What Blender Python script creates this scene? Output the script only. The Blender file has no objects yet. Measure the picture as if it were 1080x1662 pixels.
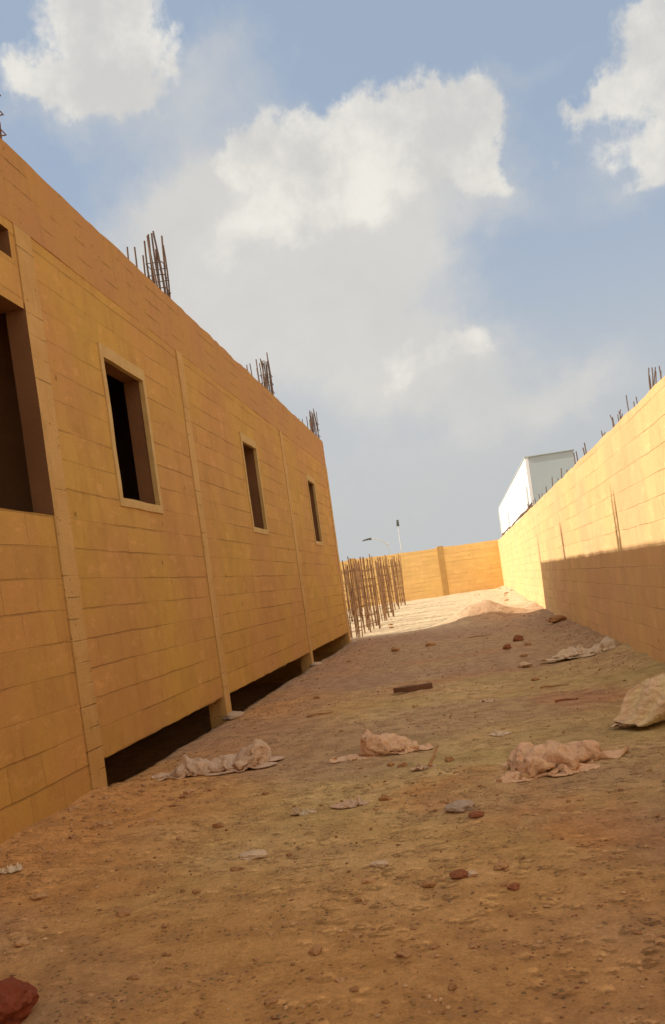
import bpy, bmesh, math, random
import numpy as np
from mathutils import Vector, Matrix, noise

# ---------------------------------------------------------------- camera, sky, sun, exposure
SC = bpy.context.scene
F_PX, W_PX, H_PX = 1450.0, 1080.0, 1662.0
CX, CY = 540.0, 960.0
ROLL = math.radians(7.97)
YAW = math.radians(8.36)
CAM_Z = 1.3
R0 = Vector((math.cos(YAW), math.sin(YAW), 0))
FW = Vector((-math.sin(YAW), math.cos(YAW), 0))
UP = Vector((0, 0, 1))
cam_d = bpy.data.cameras.new("camera")
cam = bpy.data.objects.new("camera", cam_d)
SC.collection.objects.link(cam)
SC.camera = cam
cam_d.sensor_fit = 'VERTICAL'
cam_d.sensor_height = 24.0
cam_d.lens = 24.0 * F_PX / H_PX
cam_d.shift_y = (CY - H_PX / 2) / H_PX
cam_d.clip_start = 0.05
cam_d.clip_end = 3000
ix = R0 * math.cos(ROLL) - UP * math.sin(ROLL)
iy = R0 * math.sin(ROLL) + UP * math.cos(ROLL)
iz = -FW
M = Matrix((ix, iy, iz)).transposed().to_4x4()
M.translation = Vector((0, 0, CAM_Z))
cam.matrix_world = M

SUN_AZ_VEC = Vector((-1.0, -0.16, 0.76)).normalized()       # towards the sun
SUN_EL = math.asin(SUN_AZ_VEC.z)
SUN_ROT = math.atan2(SUN_AZ_VEC.x, SUN_AZ_VEC.y)
sl = bpy.data.lights.new("sun", 'SUN')
sl.energy = 4.6
sl.angle = math.radians(0.6)
sl.color = (1.0, 0.93, 0.80)
sun = bpy.data.objects.new("sun", sl)
SC.collection.objects.link(sun)
sun.rotation_mode = 'QUATERNION'
sun.rotation_quaternion = SUN_AZ_VEC.to_track_quat('Z', 'Y')

SC.view_settings.view_transform = 'Standard'
SC.view_settings.look = 'None'
SC.view_settings.gamma = 1
SC.view_settings.exposure = 0.1
SKY_STRENGTH = 0.10


def pix_ray(px, py):
    a, b = px - CX, py - CY
    X = a * math.cos(ROLL) - b * math.sin(ROLL)
    Y = a * math.sin(ROLL) + b * math.cos(ROLL)
    return R0 * (X / F_PX) + FW - UP * (Y / F_PX)


def gp(px, py, z=0.0):
    """where the ground (height z) is seen at a place of the photograph"""
    d = pix_ray(px, py)
    t = (z - CAM_Z) / d.z
    return Vector((d.x * t, d.y * t, z))


def az_el(px, py):
    d = pix_ray(px, py).normalized()
    return math.atan2(d.x, d.y), math.asin(d.z)


class NT:
    def __init__(s, tree):
        s.t = tree
        s.n = tree.nodes
        s.l = tree.links

    def node(s, typ, **kw):
        n = s.n.new(typ)
        for k, v in kw.items():
            setattr(n, k, v)
        return n

    def put(s, sock, v):
        if isinstance(v, bpy.types.NodeSocket):
            s.l.new(v, sock)
        elif v is not None:
            if isinstance(v, (tuple, list)) and len(v) == 3 and sock.type == 'RGBA':
                v = (*v, 1)
            sock.default_value = v

    def m(s, op, a, b=None, c=None, clamp=False):
        n = s.node('ShaderNodeMath', operation=op, use_clamp=clamp)
        s.put(n.inputs[0], a)
        s.put(n.inputs[1], b)
        s.put(n.inputs[2], c)
        return n.outputs[0]

    def vm(s, op, a, b=None, scale=None):
        n = s.node('ShaderNodeVectorMath', operation=op)
        s.put(n.inputs[0], a)
        s.put(n.inputs[1], b)
        if scale is not None:
            s.put(n.inputs['Scale'], scale)
        return n.outputs[0]

    def smooth(s, v, lo, hi, a=0.0, b=1.0):
        n = s.node('ShaderNodeMapRange', interpolation_type='SMOOTHSTEP')
        s.put(n.inputs[0], v)
        n.inputs[1].default_value, n.inputs[2].default_value = lo, hi
        n.inputs[3].default_value, n.inputs[4].default_value = a, b
        return n.outputs[0]

    def noise(s, vec, scale, detail=4, rough=0.55, dist=0.0):
        n = s.node('ShaderNodeTexNoise')
        s.put(n.inputs['Vector'], vec)
        n.inputs['Scale'].default_value = scale
        n.inputs['Detail'].default_value = detail
        n.inputs['Roughness'].default_value = rough
        n.inputs['Distortion'].default_value = dist
        return n.outputs[0]

    def mix(s, f, a, b, mode='MIX'):
        n = s.node('ShaderNodeMix', data_type='RGBA', blend_type=mode)
        s.put(n.inputs[0], f)
        s.put(n.inputs[6], a)
        s.put(n.inputs[7], b)
        return n.outputs[2]

    def comb(s, x, y, z):
        n = s.node('ShaderNodeCombineXYZ')
        s.put(n.inputs[0], x)
        s.put(n.inputs[1], y)
        s.put(n.inputs[2], z)
        return n.outputs[0]

    def sep(s, v):
        n = s.node('ShaderNodeSeparateXYZ')
        s.put(n.inputs[0], v)
        return n.outputs


world = bpy.data.worlds.new("World")
SC.world = world
world.use_nodes = True
wt = NT(world.node_tree)
wt.n.clear()
w_out = wt.node('ShaderNodeOutputWorld')
w_bg = wt.node('ShaderNodeBackground')
wt.l.new(w_bg.outputs[0], w_out.inputs[0])
w_bg.inputs[1].default_value = SKY_STRENGTH
sky = wt.node('ShaderNodeTexSky', sky_type='NISHITA')
sky.sun_disc = False
sky.sun_elevation = SUN_EL
sky.sun_rotation = SUN_ROT
sky.air_density = 1.0
sky.dust_density = 1.5
tc = wt.node('ShaderNodeTexCoord').outputs['Generated']
dx, dy, dz = wt.sep(tc)
AZ = wt.m('ARCTAN2', dx, dy)
EL = wt.m('ARCSINE', dz)
ae = wt.comb(AZ, EL, 0.0)
wob = wt.noise(ae, 8.0, 6, 0.62)
wob2 = wt.noise(wt.vm('ADD', ae, (3.1, 1.7, 0.4)), 8.0, 6, 0.62)
azw = wt.m('ADD', AZ, wt.m('MULTIPLY', wt.m('SUBTRACT', wob, 0.5), 0.16))
elw = wt.m('ADD', EL, wt.m('MULTIPLY', wt.m('SUBTRACT', wob2, 0.5), 0.16))


def blobs(lst):
    acc = None
    for px, py, rx, ry, amp in lst:
        a, e = az_el(px, py)
        u = wt.m('MULTIPLY', wt.m('SUBTRACT', azw, a), F_PX / rx)
        v = wt.m('MULTIPLY', wt.m('SUBTRACT', elw, e), F_PX / ry)
        q = wt.m('ADD', wt.m('MULTIPLY', u, u), wt.m('MULTIPLY', v, v))
        g = wt.m('MULTIPLY', wt.m('POWER', 2.718, wt.m('MULTIPLY', q, -1.0)), amp)
        acc = g if acc is None else wt.m('ADD', acc, g)
    return acc


C_PUFF = [(160, 15, 85, 80, 1.2), (195, 100, 80, 75, 1.1), (110, 150, 90, 45, .7), (30, 160, 60, 45, .7),
          (650, 215, 75, 62, 1.2), (740, 200, 55, 62, 1.1), (770, 260, 50, 40, .6), (530, 245, 80, 55, 1.1), (470, 290, 60, 60, .8),
          (600, 300, 130, 60, .7), (410, 245, 40, 48, .8), (1075, 160, 70, 75, 1.1), (1085, 30, 62, 50, .9), (975, 180, 50, 26, .6),
          (1065, 250, 42, 42, .5), (450, 380, 120, 60, .45), (600, 380, 110, 50, .4), (330, 430, 100, 60, .4),
          (670, 590, 80, 40, .85), (750, 560, 50, 35, .7), (900, 620, 80, 30, .4)]
C_SOFT = [(430, 330, 170, 110, 1.0), (330, 440, 200, 110, 1.0), (470, 520, 180, 100, .8), (640, 400, 140, 110, .8), (690, 590, 130, 60, .9),
          (900, 640, 140, 50, .6), (520, 740, 420, 130, .45), (330, 100, 110, 60, .45), (120, 190, 200, 60, .5),
          (780, 270, 110, 80, .5), (1040, 260, 100, 80, .5), (840, 110, 160, 30, .25)]
puff = blobs(C_PUFF)
soft = blobs(C_SOFT)
n_cl = wt.noise(ae, 9.0, 10, 0.66)
n_big = wt.noise(tc, 1.6, 6, 0.6)
# fill-light cloud added to unseen sky (outside the part above the alley)
a0, e0 = az_el(540, 500)
du = wt.m('SUBTRACT', AZ, a0)
dv = wt.m('SUBTRACT', EL, e0)
rr = wt.m('ADD', wt.m('MULTIPLY', du, du), wt.m('MULTIPLY', dv, dv))
away = wt.smooth(rr, 0.35, 0.8)
generic = wt.m('MULTIPLY', wt.smooth(n_big, 0.34, 0.52), away)
puff_m = wt.smooth(wt.m('ADD', puff, wt.m('MULTIPLY', wt.m('SUBTRACT', n_cl, 0.5), 1.05)), 0.34, 0.86)
puff_m = wt.m('MAXIMUM', puff_m, generic)
soft_m = wt.smooth(wt.m('ADD', soft, wt.m('MULTIPLY', wt.m('SUBTRACT', n_cl, 0.5), 0.5)), 0.1, 1.0)
low = wt.smooth(EL, 0.05, 0.42, 0.97, 0.22)
n_sh = wt.noise(wt.vm('ADD', ae, (0.0, -0.05, 7.0)), 8.0, 7, 0.62)
K = 1.0 / SKY_STRENGTH
blue = wt.mix(0.62, sky.outputs[0], (0.35 * K, 0.475 * K, 0.66 * K))
c_blue = blue
c_low = (0.52 * K, 0.53 * K, 0.53 * K)
c1 = wt.mix(low, c_blue, c_low)
c_soft = wt.mix(n_sh, (0.54 * K, 0.54 * K, 0.53 * K), (0.72 * K, 0.69 * K, 0.64 * K))
c2 = wt.mix(wt.m('MULTIPLY', soft_m, 0.95), c1, c_soft)
c_puff = wt.mix(wt.smooth(n_sh, 0.35, 0.65), (0.60 * K, 0.59 * K, 0.57 * K), (0.82 * K, 0.79 * K, 0.72 * K))
c3 = wt.mix(wt.m('MULTIPLY', puff_m, 0.93), c2, c_puff)
c3 = wt.mix(wt.m('MULTIPLY', generic, 0.8), c3, (1.05 * K, 0.98 * K, 0.88 * K))     # added cloud overhead and behind, brightened to lift the shade
wt.l.new(c3, w_bg.inputs[0])

# ---------------------------------------------------------------- helpers


def link(name, bm_or_me, mat=None, parent=None, loc=None, smooth=False):
    if isinstance(bm_or_me, bmesh.types.BMesh):
        me = bpy.data.meshes.new(name)
        bmesh.ops.recalc_face_normals(bm_or_me, faces=bm_or_me.faces)
        bm_or_me.to_mesh(me)
        bm_or_me.free()
    else:
        me = bm_or_me
    if smooth:
        me.polygons.foreach_set('use_smooth', [True] * len(me.polygons))
    o = bpy.data.objects.new(name, me)
    SC.collection.objects.link(o)
    if mat:
        me.materials.append(mat)
    if parent:
        o.parent = parent
    if loc is not None:
        o.location = loc
    return o


def tag(o, label=None, cat=None, group=None, kind=None):
    if label:
        o['label'] = label
    if cat:
        o['category'] = cat
    if group:
        o['group'] = group
    if kind:
        o['kind'] = kind
    return o


def empty(name, loc=(0, 0, 0), rz=0.0):
    o = bpy.data.objects.new(name, None)
    o.empty_display_size = 0.2
    SC.collection.objects.link(o)
    o.location = loc
    o.rotation_euler = (0, 0, rz)
    return o


def copy_tree(o, parent=None):
    c = o.copy()
    SC.collection.objects.link(c)
    c.parent = parent
    for ch in list(o.children):
        copy_tree(ch, c)
    return c


def box(bm, x0, x1, y0, y1, z0, z1):
    v = [bm.verts.new((x, y, z)) for z in (z0, z1) for y in (y0, y1) for x in (x0, x1)]
    for f in ((0, 2, 3, 1), (4, 5, 7, 6), (0, 1, 5, 4), (2, 6, 7, 3), (0, 4, 6, 2), (1, 3, 7, 5)):
        bm.faces.new([v[i] for i in f])


def tube(bm, pts, r, n=6, r1=None):
    pts = [Vector(p) for p in pts]
    rings = []
    for i, p in enumerate(pts):
        d = (pts[min(i + 1, len(pts) - 1)] - pts[max(i - 1, 0)]).normalized()
        a = d.orthogonal().normalized()
        b = d.cross(a)
        rad = r if r1 is None else r + (r1 - r) * i / (len(pts) - 1)
        if rings:                                     # keep rings aligned
            prev = (rings[-1][0].co - pts[i - 1])
            a = (prev - d * prev.dot(d)).normalized()
            b = d.cross(a)
        rings.append([bm.verts.new(p + (a * math.cos(2 * math.pi * k / n) + b * math.sin(2 * math.pi * k / n)) * rad) for k in range(n)])
    for r0_, r1_ in zip(rings, rings[1:]):
        for k in range(n):
            bm.faces.new((r0_[k], r0_[(k + 1) % n], r1_[(k + 1) % n], r1_[k]))
    bm.faces.new(rings[0][::-1])
    bm.faces.new(rings[-1])


def wall_sheet(bm, u0, u1, v0, v1, holes, th, put, step=0.35, jag=0.0, seed=0):
    """slab in the (u,v) plane with rectangular holes; put(u,v,d) -> world point; d=0 front, d=th back"""
    us = sorted(set([u0, u1] + [h[0] for h in holes] + [h[1] for h in holes]))
    vs = sorted(set([v0, v1] + [h[2] for h in holes] + [h[3] for h in holes]))

    def dens(a):
        out = []
        for p, q in zip(a, a[1:]):
            k = max(1, int((q - p) / step))
            out += [p + (q - p) * i / k for i in range(k)]
        return out + [a[-1]]
    us, vs = dens(us), dens(vs)
    solid = {}
    for i in range(len(us) - 1):
        for j in range(len(vs) - 1):
            cu, cv = (us[i] + us[i + 1]) / 2, (vs[j] + vs[j + 1]) / 2
            solid[i, j] = not any(h[0] < cu < h[1] and h[2] < cv < h[3] for h in holes)
    cache = {}

    def V(i, j, s):
        if (i, j, s) not in cache:
            u, v = us[i], vs[j]
            if jag and j == len(vs) - 1:
                v += jag * noise.noise((u * 1.3, seed, 0)) + jag * .5 * noise.noise((u * 5.0, seed, 3))
            cache[i, j, s] = bm.verts.new(put(u, v, th * s))
        return cache[i, j, s]
    for (i, j), ok in solid.items():
        if not ok:
            continue
        bm.faces.new((V(i, j, 0), V(i + 1, j, 0), V(i + 1, j + 1, 0), V(i, j + 1, 0)))
        bm.faces.new((V(i, j, 1), V(i, j + 1, 1), V(i + 1, j + 1, 1), V(i + 1, j, 1)))
        for di, dj, a, b in ((-1, 0, (i, j), (i, j + 1)), (1, 0, (i + 1, j + 1), (i + 1, j)), (0, -1, (i + 1, j), (i, j)), (0, 1, (i, j + 1), (i + 1, j + 1))):
            if not solid.get((i + di, j + dj), False):
                bm.faces.new((V(*a, 0), V(*b, 0), V(*b, 1), V(*a, 1)))


# ---------------------------------------------------------------- materials
def new_mat(name):
    m = bpy.data.materials.new(name)
    m.use_nodes = True
    t = NT(m.node_tree)
    b = t.n['Principled BSDF']
    b.inputs['Roughness'].default_value = 0.9
    b.inputs['Specular IOR Level'].default_value = 0.2
    return m, t, b


def bump(t, b, h, dist, strength=1.0):
    n = t.node('ShaderNodeBump')
    n.inputs['Strength'].default_value = strength
    n.inputs['Distance'].default_value = dist
    t.put(n.inputs['Height'], h)
    t.l.new(n.outputs[0], b.inputs['Normal'])


def block_mat(name, c_a, c_b, c_stain, joint=0.6, rowh=0.24, bw=0.48, z_joint_hi=99.0, vjoint=0.4):
    m, t, b = new_mat(name)
    oc = t.node('ShaderNodeTexCoord').outputs['Object']
    x, y, z = t.sep(oc)
    u = t.m('ADD', x, y)
    # hand-laid courses: joint lines wander slightly
    wz = t.m('MULTIPLY', t.m('SUBTRACT', t.noise(oc, 1.4, 2), 0.5), 0.035)
    wu = t.m('MULTIPLY', t.m('SUBTRACT', t.noise(t.vm('ADD', oc, (5, 5, 5)), 2.2, 2), 0.5), 0.07)
    vec = t.comb(t.m('ADD', u, wu), t.m('ADD', z, wz), 0.0)
    br = t.node('ShaderNodeTexBrick')
    br.offset = 0.5
    t.put(br.inputs['Vector'], vec)
    br.inputs['Scale'].default_value = 1.0
    br.inputs['Mortar Size'].default_value = 0.007
    br.inputs['Mortar Smooth'].default_value = 0.35
    br.inputs['Brick Width'].default_value = bw
    br.inputs['Row Height'].default_value = rowh
    br.inputs['Color1'].default_value = (0.35, 0.35, 0.35, 1)
    br.inputs['Color2'].default_value = (0.65, 0.65, 0.65, 1)
    br.inputs['Mortar'].default_value = (0.5, 0.5, 0.5, 1)
    fac = br.outputs['Fac']
    # separate course joints from vertical ones so the latter can be fainter
    zz = t.m('FRACT', t.m('DIVIDE', t.m('ADD', z, wz), rowh))
    hz = t.smooth(t.m('ABSOLUTE', t.m('SUBTRACT', zz, 0.5)), 0.44, 0.49)
    vj = t.m('MULTIPLY', t.m('MULTIPLY', fac, t.m('SUBTRACT', 1.0, hz)), vjoint)
    hj = t.m('MULTIPLY', fac, hz)
    jn = t.smooth(t.noise(t.comb(t.m('MULTIPLY', u, 0.35), z, 1.0), 2.2, 3), 0.42, 0.62, 0.18, 0.95)
    keep = t.smooth(z, z_joint_hi, z_joint_hi + 0.05, 1.0, 0.0)
    j = t.m('MULTIPLY', t.m('MULTIPLY', t.m('ADD', vj, hj), jn), keep)
    n1 = t.noise(oc, 0.55, 5, 0.6)
    n2 = t.noise(oc, 4.0, 6, 0.65)
    n3 = t.noise(oc, 45.0, 5, 0.7)
    streak = t.noise(t.comb(t.m('MULTIPLY', u, 3.0), t.m('MULTIPLY', z, 0.5), 0.3), 1.6, 4, 0.6)
    col = t.mix(t.smooth(n1, 0.35, 0.65), c_a, c_b)
    col = t.mix(t.m('MULTIPLY', t.smooth(n2, 0.45, 0.75), 0.45), col, c_stain)
    col = t.mix(t.m('MULTIPLY', t.smooth(streak, 0.52, 0.72), 0.35), col, c_stain)
    tone = t.m('ADD', 0.82, t.m('MULTIPLY', br.outputs['Color'], 0.36))
    smear = t.m('MULTIPLY', t.smooth(t.noise(t.comb(t.m('MULTIPLY', u, 1.2), t.m('MULTIPLY', z, 2.4), 4.0), 3.2, 7, 0.7), 0.56, 0.66), 0.4)
    col = t.mix(smear, col, tuple(min(.9, v * 1.35 + .02) for v in c_a))
    fine = t.m('ADD', 0.84, t.m('MULTIPLY', n3, 0.32))
    k = t.m('MULTIPLY', tone, fine)
    col = t.mix(1.0, col, t.comb(k, k, k), 'MULTIPLY')
    col = t.mix(t.m('MULTIPLY', j, joint), col, (c_stain[0] * .35, c_stain[1] * .28, c_stain[2] * .28))
    # pits and knocked corners
    vo = t.node('ShaderNodeTexVoronoi')
    t.put(vo.inputs['Vector'], oc)
    vo.inputs['Scale'].default_value = 2.6
    pit = t.m('MULTIPLY', t.smooth(vo.outputs['Distance'], 0.03, 0.09, 1.0, 0.0), t.smooth(n2, 0.45, 0.55))
    col = t.mix(t.m('MULTIPLY', pit, 0.6), col, (c_stain[0] * .4, c_stain[1] * .35, c_stain[2] * .35))
    t.put(b.inputs['Base Color'], col)
    h = t.m('ADD', t.m('MULTIPLY', j, -1.0), t.m('ADD', t.m('MULTIPLY', n3, 0.35), t.m('MULTIPLY', n2, 0.8)))
    h = t.m('SUBTRACT', h, pit)
    bump(t, b, h, 0.011, 1.0)
    b.inputs['Roughness'].default_value = 0.95
    return m


def plain_mat(name, c1, c2, scale=6.0, bd=0.004, rough=0.9, fine=60.0, metal=0.0, cast=False):
    m, t, b = new_mat(name)
    oc = t.node('ShaderNodeTexCoord').outputs['Object']
    n1 = t.noise(oc, scale, 6, 0.62)
    n2 = t.noise(oc, fine, 4, 0.7)
    col = t.mix(t.smooth(n1, 0.3, 0.7), c1, c2)
    k = t.m('ADD', 0.82, t.m('MULTIPLY', n2, 0.36))
    col = t.mix(1.0, col, t.comb(k, k, k), 'MULTIPLY')
    t.put(b.inputs['Base Color'], col)
    hh_ = t.m('ADD', n1, t.m('MULTIPLY', n2, 0.5))
    if cast:                                              # board marks, air holes and drips of cast concrete
        x, y, z = t.sep(oc)
        u = t.m('ADD', x, y)
        bd_ = t.smooth(t.m('ABSOLUTE', t.m('SUBTRACT', t.m('FRACT', t.m('DIVIDE', z, 0.17)), 0.5)), 0.45, 0.5)
        bd_ = t.m('MULTIPLY', bd_, t.smooth(t.noise(oc, 1.7, 3), 0.45, 0.6))
        dr = t.smooth(t.noise(t.comb(t.m('MULTIPLY', u, 5.0), t.m('MULTIPLY', z, 0.6), 0.0), 1.8, 5, 0.65), 0.5, 0.7)
        vo_ = t.node('ShaderNodeTexVoronoi')
        t.put(vo_.inputs['Vector'], oc)
        vo_.inputs['Scale'].default_value = 16.0
        hole = t.m('MULTIPLY', t.smooth(vo_.outputs['Distance'], 0.1, 0.2, 1.0, 0.0), t.smooth(t.noise(oc, 3.0, 3), 0.5, 0.6))
        dark = tuple(v * .62 for v in c2)
        col = t.mix(t.m('MULTIPLY', dr, 0.35), col, dark)
        col = t.mix(t.m('MULTIPLY', bd_, 0.35), col, dark)
        col = t.mix(t.m('MULTIPLY', hole, 0.6), col, dark)
        t.put(b.inputs['Base Color'], col)
        hh_ = t.m('SUBTRACT', hh_, t.m('ADD', bd_, hole))
    bump(t, b, hh_, bd)
    b.inputs['Roughness'].default_value = rough
    b.inputs['Metallic'].default_value = metal
    return m


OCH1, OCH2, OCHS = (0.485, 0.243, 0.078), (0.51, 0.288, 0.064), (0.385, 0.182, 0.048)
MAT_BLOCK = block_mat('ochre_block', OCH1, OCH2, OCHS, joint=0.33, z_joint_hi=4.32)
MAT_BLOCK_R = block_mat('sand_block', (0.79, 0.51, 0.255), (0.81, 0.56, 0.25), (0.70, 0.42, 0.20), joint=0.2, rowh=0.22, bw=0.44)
MAT_BLOCK_F = block_mat('far_block', (0.80, 0.53, 0.22), (0.82, 0.57, 0.22), (0.74, 0.46, 0.18), joint=0.2, rowh=0.22, bw=0.44)
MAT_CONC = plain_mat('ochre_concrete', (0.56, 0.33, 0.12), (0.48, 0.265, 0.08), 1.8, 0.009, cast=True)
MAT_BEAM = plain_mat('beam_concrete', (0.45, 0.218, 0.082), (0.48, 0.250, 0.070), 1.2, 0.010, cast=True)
MAT_SURR = plain_mat('window_plaster', (0.53, 0.345, 0.135), (0.48, 0.29, 0.10), 5.0, 0.004)
MAT_INNER_SHADE = plain_mat('inner_wall_shade', (0.21, 0.095, 0.04), (0.17, 0.075, 0.03), 2.0, 0.006)  # dark brown with the shade of the openings put into the colour
MAT_FOOT = plain_mat('footing_concrete', (0.50, 0.36, 0.24), (0.42, 0.29, 0.19), 9.0, 0.008)
MAT_REBAR = plain_mat('weathered_steel', (0.13, 0.10, 0.08), (0.20, 0.12, 0.08), 14.0, 0.001, 0.75, 120)
MAT_RUST = plain_mat('rusty_steel', (0.34, 0.19, 0.09), (0.17, 0.09, 0.045), 5.0, 0.001, 0.85, 120)
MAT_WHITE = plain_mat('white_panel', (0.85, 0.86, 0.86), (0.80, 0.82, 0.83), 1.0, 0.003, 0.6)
MAT_GREYP_SHADE = plain_mat('grey_panel_shade', (0.45, 0.52, 0.55), (0.42, 0.49, 0.52), 1.0, 0.003, 0.6)  # white panel darkened to grey, shade of the end wall in the colour
MAT_LAMP = plain_mat('lamp_metal', (0.62, 0.63, 0.63), (0.55, 0.56, 0.56), 5.0, 0.001, 0.5)
MAT_LAMPD = plain_mat('lamp_dark', (0.07, 0.07, 0.07), (0.1, 0.1, 0.1), 5.0, 0.001, 0.5)


def bag_mat(name, c1, c2, c3):
    m, t, b = new_mat(name)
    oc = t.node('ShaderNodeTexCoord').outputs['Object']
    n1 = t.noise(oc, 5.0, 5, 0.6, 0.6)
    n2 = t.noise(oc, 22.0, 5, 0.65, 1.0)
    n3 = t.noise(oc, 130.0, 3, 0.6)
    col = t.mix(t.smooth(n1, 0.35, 0.6), c1, c2)
    col = t.mix(t.m('MULTIPLY', t.smooth(n2, 0.5, 0.7), 0.6), col, c3)
    k = t.m('ADD', 0.85, t.m('MULTIPLY', n3, 0.3))
    col = t.mix(1.0, col, t.comb(k, k, k), 'MULTIPLY')
    t.put(b.inputs['Base Color'], col)
    rid = t.m('ABSOLUTE', t.m('SUBTRACT', n2, 0.5))
    bump(t, b, t.m('ADD', t.m('MULTIPLY', rid, -2.0), t.m('MULTIPLY', n3, 0.15)), 0.02, 0.9)
    b.inputs['Roughness'].default_value = 0.7
    b.inputs['Specular IOR Level'].default_value = 0.35
    return m


# ---- the ground material
m_ground, t, b = new_mat('dry_earth')
oc = t.node('ShaderNodeTexCoord').outputs['Object']
gx, gy, gz = t.sep(oc)
nA = t.noise(oc, 0.33, 5, 0.55)
nB = t.noise(t.vm('ADD', oc, (11, 4, 0)), 0.9, 6, 0.6)
nC = t.noise(oc, 5.0, 8, 0.68)
nD = t.noise(oc, 38.0, 8, 0.72)
nE = t.noise(t.vm('ADD', oc, (0, 9, 0)), 0.22, 3, 0.5)
tan = (0.79, 0.56, 0.265)
olive = (0.62, 0.475, 0.20)
red = (0.76, 0.36, 0.12)
mauve = (0.50, 0.325, 0.22)
sandc = (0.76, 0.60, 0.38)
col = t.mix(t.smooth(nB, 0.35, 0.65), olive, tan)
# redder earth along the wall on the left and in loose patches
leftm = t.smooth(t.m('ADD', gx, t.m('MULTIPLY', t.m('SUBTRACT', nB, 0.5), 2.2)), -2.7, -0.5, 1.0, 0.0)
nearm = t.smooth(t.m('ADD', gy, t.m('MULTIPLY', t.m('SUBTRACT', nB, 0.5), 3.0)), 2.5, 6.5, 0.8, 0.0)
redm = t.m('MAXIMUM', leftm, t.m('MAXIMUM', nearm, t.smooth(nA, 0.50, 0.62)))
col = t.mix(t.m('MULTIPLY', redm, 0.85), col, red)
farm = t.smooth(t.m('ADD', gy, t.m('MULTIPLY', t.m('SUBTRACT', nA, 0.5), 12.0)), 7.0, 15.0)
col = t.mix(t.m('MULTIPLY', farm, 0.7), col, mauve)
col = t.mix(t.m('MULTIPLY', t.smooth(nE, 0.46, 0.56), 0.55), col, mauve)
# pale sand behind the building's corner
sm = t.smooth(t.m('ADD', gy, t.m('MULTIPLY', t.m('SUBTRACT', nB, 0.5), 3.0)), 21.5, 24.5)
heap = t.m('MULTIPLY', t.smooth(gx, -0.3, 0.2), t.smooth(gy, 25.0, 26.5, 1.0, 0.0))    # the dumped heap is ordinary earth
sm = t.m('MULTIPLY', sm, t.m('SUBTRACT', 1.0, t.m('MULTIPLY', heap, 0.7)))
col = t.mix(t.m('MULTIPLY', sm, 0.85), col, sandc)
lf = t.smooth(nC, 0.40, 0.62)
col = t.mix(t.m('MULTIPLY', lf, 0.55), col, t.mix(1.0, col, (0.62, 0.56, 0.52), 'MULTIPLY'))
hf = t.smooth(nC, 0.55, 0.7)
col = t.mix(t.m('MULTIPLY', hf, 0.25), col, (0.52, 0.36, 0.22))
nF = t.noise(oc, 90.0, 4, 0.7)
k = t.m('ADD', 0.30, t.m('ADD', t.m('MULTIPLY', nD, 0.8), t.m('MULTIPLY', nF, 0.6)))
col = t.mix(1.0, col, t.comb(k, k, k), 'MULTIPLY')
vo = t.node('ShaderNodeTexVoronoi')
t.put(vo.inputs['Vector'], oc)
vo.inputs['Scale'].default_value = 34.0
grit = t.smooth(vo.outputs['Distance'], 0.12, 0.3, 1.0, 0.0)
gm = t.m('MULTIPLY', grit, t.smooth(nC, 0.45, 0.58))
col = t.mix(t.m('MULTIPLY', gm, 0.5), col, t.mix(1.0, vo.outputs['Color'], (0.42, 0.28, 0.17), 'MULTIPLY'))
t.put(b.inputs['Base Color'], col)
vo2 = t.node('ShaderNodeTexVoronoi')
t.put(vo2.inputs['Vector'], t.vm('ADD', oc, t.comb(t.m('MULTIPLY', nC, 0.15), t.m('MULTIPLY', nD, 0.1), 0.0)))
vo2.inputs['Scale'].default_value = 11.0
lump = t.m('MULTIPLY', t.smooth(vo2.outputs['Distance'], 0.1, 0.45, 1.0, 0.0), t.smooth(nB, 0.42, 0.6))
hsum = t.m('ADD', t.m('ADD', t.m('MULTIPLY', nC, 0.45), t.m('MULTIPLY', nD, 0.55)), t.m('ADD', t.m('MULTIPLY', gm, 0.35), t.m('MULTIPLY', lump, 0.5)))
bump(t, b, hsum, 0.05, 1.0)
b.inputs['Roughness'].default_value = 1.0
b.inputs['Specular IOR Level'].default_value = 0.1
MAT_GROUND = m_ground


def stone_mat(name, c1, c2, island=False):
    m, t, b = new_mat(name)
    oc = t.node('ShaderNodeTexCoord').outputs['Object']
    g = t.node('ShaderNodeNewGeometry')
    oi = t.node('ShaderNodeObjectInfo')
    r = g.outputs['Random Per Island'] if island else oi.outputs['Random']
    n1 = t.noise(oc, 18.0, 6, 0.7)
    col = t.mix(r, c1, c2)
    k = t.m('ADD', 0.7, t.m('MULTIPLY', n1, 0.6))
    col = t.mix(1.0, col, t.comb(k, k, k), 'MULTIPLY')
    t.put(b.inputs['Base Color'], col)
    bump(t, b, n1, 0.012)
    b.inputs['Roughness'].default_value = 1.0
    return m


MAT_GRAVEL = stone_mat('earth_crumbs', (0.28, 0.14, 0.06), (0.62, 0.40, 0.21), True)
MAT_CLOD = stone_mat('earth_clod', (0.34, 0.17, 0.07), (0.52, 0.31, 0.15))
MAT_REDCLOD = stone_mat('red_clod', (0.27, 0.105, 0.05), (0.31, 0.125, 0.06))
MAT_GREYST = stone_mat('grey_stone', (0.42, 0.32, 0.24), (0.46, 0.36, 0.27))
MAT_PALEST = stone_mat('pale_stone', (0.58, 0.43, 0.28), (0.62, 0.46, 0.31))


# ---------------------------------------------------------------- ground
def sstep(v, a, b_):
    q = min(1.0, max(0.0, (v - a) / (b_ - a)))
    return q * q * (3 - 2 * q)


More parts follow.
